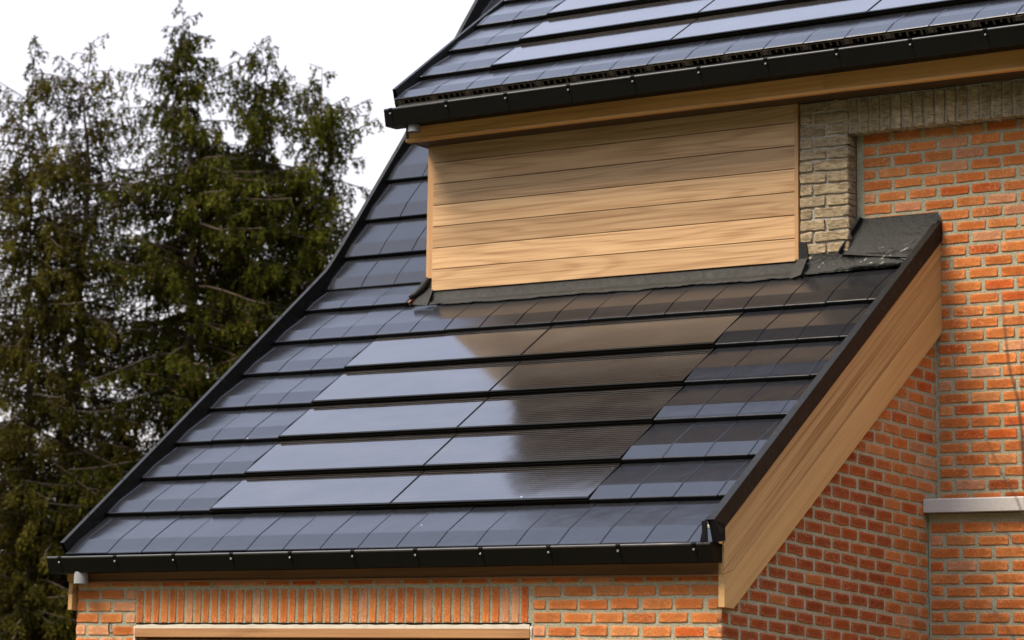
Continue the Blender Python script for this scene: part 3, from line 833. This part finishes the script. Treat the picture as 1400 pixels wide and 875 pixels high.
conifer('low dark conifer under the olive tree at the left edge',(-14.2,11.6,GZ),
  [((-13.8,11.3,3.3),1.4,-1.6),((-14.7,10.6,3.0),1.4,-1.6)],G3,1.0)
print('leaves',NL)

# ------------------------------------------------------------------ bare shrub in the foreground at the right
sh=thing('bare_shrub','thin bare brown twigs of a leafless shrub in front of the right wall','shrub',(4.45,-5.0,GZ))
tw=MB(); 
for pts,r in (([(4.36,-5.26,-2.75),(4.33,-5.27,-1.2),(4.315,-5.28,-.2),(4.30,-5.285,.20),(4.288,-5.29,.34),(4.262,-5.30,.46),(4.25,-5.305,.60),(4.247,-5.31,.72)],.011),
              ([(4.36,-5.26,-2.6),(4.42,-5.25,-1.0),(4.37,-5.27,-.3),(4.28,-5.29,-.02),(4.22,-5.31,.10),(4.18,-5.33,.22),(4.16,-5.34,.33)],.006),
              ([(4.40,-5.25,-1.6),(4.33,-5.27,-.75),(4.26,-5.30,-.50),(4.21,-5.32,-.42),(4.18,-5.33,-.38)],.006),
              ([(4.37,-5.26,-.9),(4.31,-5.28,-.22),(4.25,-5.30,-.14),(4.19,-5.33,-.10)],.005),
              ([(4.37,-5.27,-.3),(4.32,-5.28,.06),(4.285,-5.29,.22),(4.235,-5.31,.33)],.004),
              ([(4.30,-5.285,.34),(4.305,-5.285,.55),(4.295,-5.29,.8)],.003)):
    tw.tube([tuple(Vector(p)-Vector((4.45,-5.0,GZ))) for p in pts],[r*.62*(1-.75*i/len(pts)) for i in range(len(pts))],7)
tw.build('twigs',M_TWIG,sh,fix=False)

# ------------------------------------------------------------------ ground
g=MB(); g.poly([(-400,-400,GZ),(400,-400,GZ),(400,400,GZ),(-400,400,GZ)]); go=g.build('ground',M_GRASS); go['kind']='structure'
d=MB(); d.poly([(-5.2,-14,GZ+.004),(XR,-14,GZ+.004),(XR,-.01,GZ+.004),(-5.2,-.01,GZ+.004)]); do=d.build('driveway',M_PAVE); do['kind']='structure'

# unseen tree belt added to block low sky light, one mass
fb=MB(); rr_=random.Random(5); ring=[]
way=[(-62,-30,22),(-40,-50,26),(-10,-56,27),(20,-52,27),(36,-36,24),(30,-14,16),(19,-4,12.5),(17,8,12.5),(20,24,14),(30,40,16)]
for (xa,ya,ha),(xb,yb_,hb) in zip(way,way[1:]):
    m_=max(4,int(math.hypot(xb-xa,yb_-ya)/1.6))
    for i in range(m_):
        t=i/m_; x=xa+(xb-xa)*t+rr_.uniform(-.5,.5); y=ya+(yb_-ya)*t+rr_.uniform(-.5,.5); h=(ha+(hb-ha)*t)*rr_.uniform(.84,1.06)
        ox,oy=(x-0),(y-5); L=math.hypot(ox,oy); ox/=L; oy/=L
        ring.append([fb.vert(p) for p in ((x,y,GZ),(x-ox*rr_.uniform(0,1),y-oy*rr_.uniform(0,1),GZ+h*.45),(x+ox,y+oy,GZ+h),(x+ox*4,y+oy*4,GZ))])
for a,b in zip(ring,ring[1:]):
    for k in range(3): fb.face((a[k],b[k],b[k+1],a[k+1]))
fbo=fb.build('unseen_sky_blocker',M_BLOCKER); fbo['kind']='stuff'; fbo['label']='unseen belt of dark trees added to block low sky light'; fbo['category']='unseen_sky_blocker'

# ------------------------------------------------------------------ light
SUN_EL,SUN_AZ=R(56),R(212)     # azimuth clockwise from +Y: light comes from the front left
w=bpy.data.worlds.new('World'); C.world=w; w.use_nodes=True; nt=w.node_tree
sky=nt.nodes.new('ShaderNodeTexSky'); sky.sky_type='NISHITA'; sky.sun_disc=False
sky.sun_elevation=SUN_EL; sky.sun_rotation=SUN_AZ; sky.dust_density=6; sky.air_density=1.2; sky.ozone_density=1
hs=nt.nodes.new('ShaderNodeHueSaturation'); hs.inputs['Saturation'].default_value=.32
nt.links.new(sky.outputs[0],hs.inputs['Color'])
# overcast layer: three times brighter overhead than at the horizon, over a little of the clear sky
tc=nt.nodes.new('ShaderNodeTexCoord'); sx=nt.nodes.new('ShaderNodeSeparateXYZ'); nt.links.new(tc.outputs['Generated'],sx.inputs[0])
cr=nt.nodes.new('ShaderNodeValToRGB'); nt.links.new(sx.outputs[2],cr.inputs[0])
el_=cr.color_ramp.elements; el_[0].position=0.0; el_[0].color=(1.72,1.50,1.22,1); el_[1].position=1.0; el_[1].color=(3.8,4.5,6.5,1)
mx=nt.nodes.new('ShaderNodeMix'); mx.data_type='RGBA'; mx.inputs[0].default_value=.94
nt.links.new(cr.outputs[0],mx.inputs[7])
nt.links.new(hs.outputs[0],mx.inputs[6])
bg=nt.nodes['Background']; bg.inputs['Strength'].default_value=.13
nt.links.new(mx.outputs[2],bg.inputs['Color'])
sl=bpy.data.lights.new('sun','SUN'); sl.energy=1.5; sl.angle=R(26); sl.color=(1,.87,.68)
so_=bpy.data.objects.new('sun',sl); COL.objects.link(so_)
dv=Vector((math.sin(SUN_AZ)*math.cos(SUN_EL),math.cos(SUN_AZ)*math.cos(SUN_EL),math.sin(SUN_EL)))
so_.rotation_euler=dv.to_track_quat('Z','Y').to_euler()

# ------------------------------------------------------------------ camera
cam=bpy.data.cameras.new('camera'); co=bpy.data.objects.new('camera',cam); COL.objects.link(co)
Mr=Matrix(((0.70039284,0.11399814,0.70459512),(0.71122676,-0.19452329,-0.67551254),(0.06005299,0.97425105,-0.21732125)))
co.matrix_world=Matrix.Translation((9.97026077,-16.97995213,-1.43975567))@Mr.to_4x4()
cam.sensor_width=36; cam.sensor_fit='HORIZONTAL'; cam.lens=4704.43785/1400*36
cam.shift_x=(700+308.78538)/1400; cam.shift_y=(91.62169-437.5)/1400
cam.clip_end=2000; cam.clip_start=.1
cam.dof.use_dof=True; cam.dof.focus_distance=20.5; cam.dof.aperture_fstop=3.6
C.camera=co
C.render.engine='CYCLES'
C.view_settings.view_transform='Standard'; C.view_settings.look='None'; C.view_settings.gamma=1; C.view_settings.exposure=1.92
C.view_settings.use_curve_mapping=False
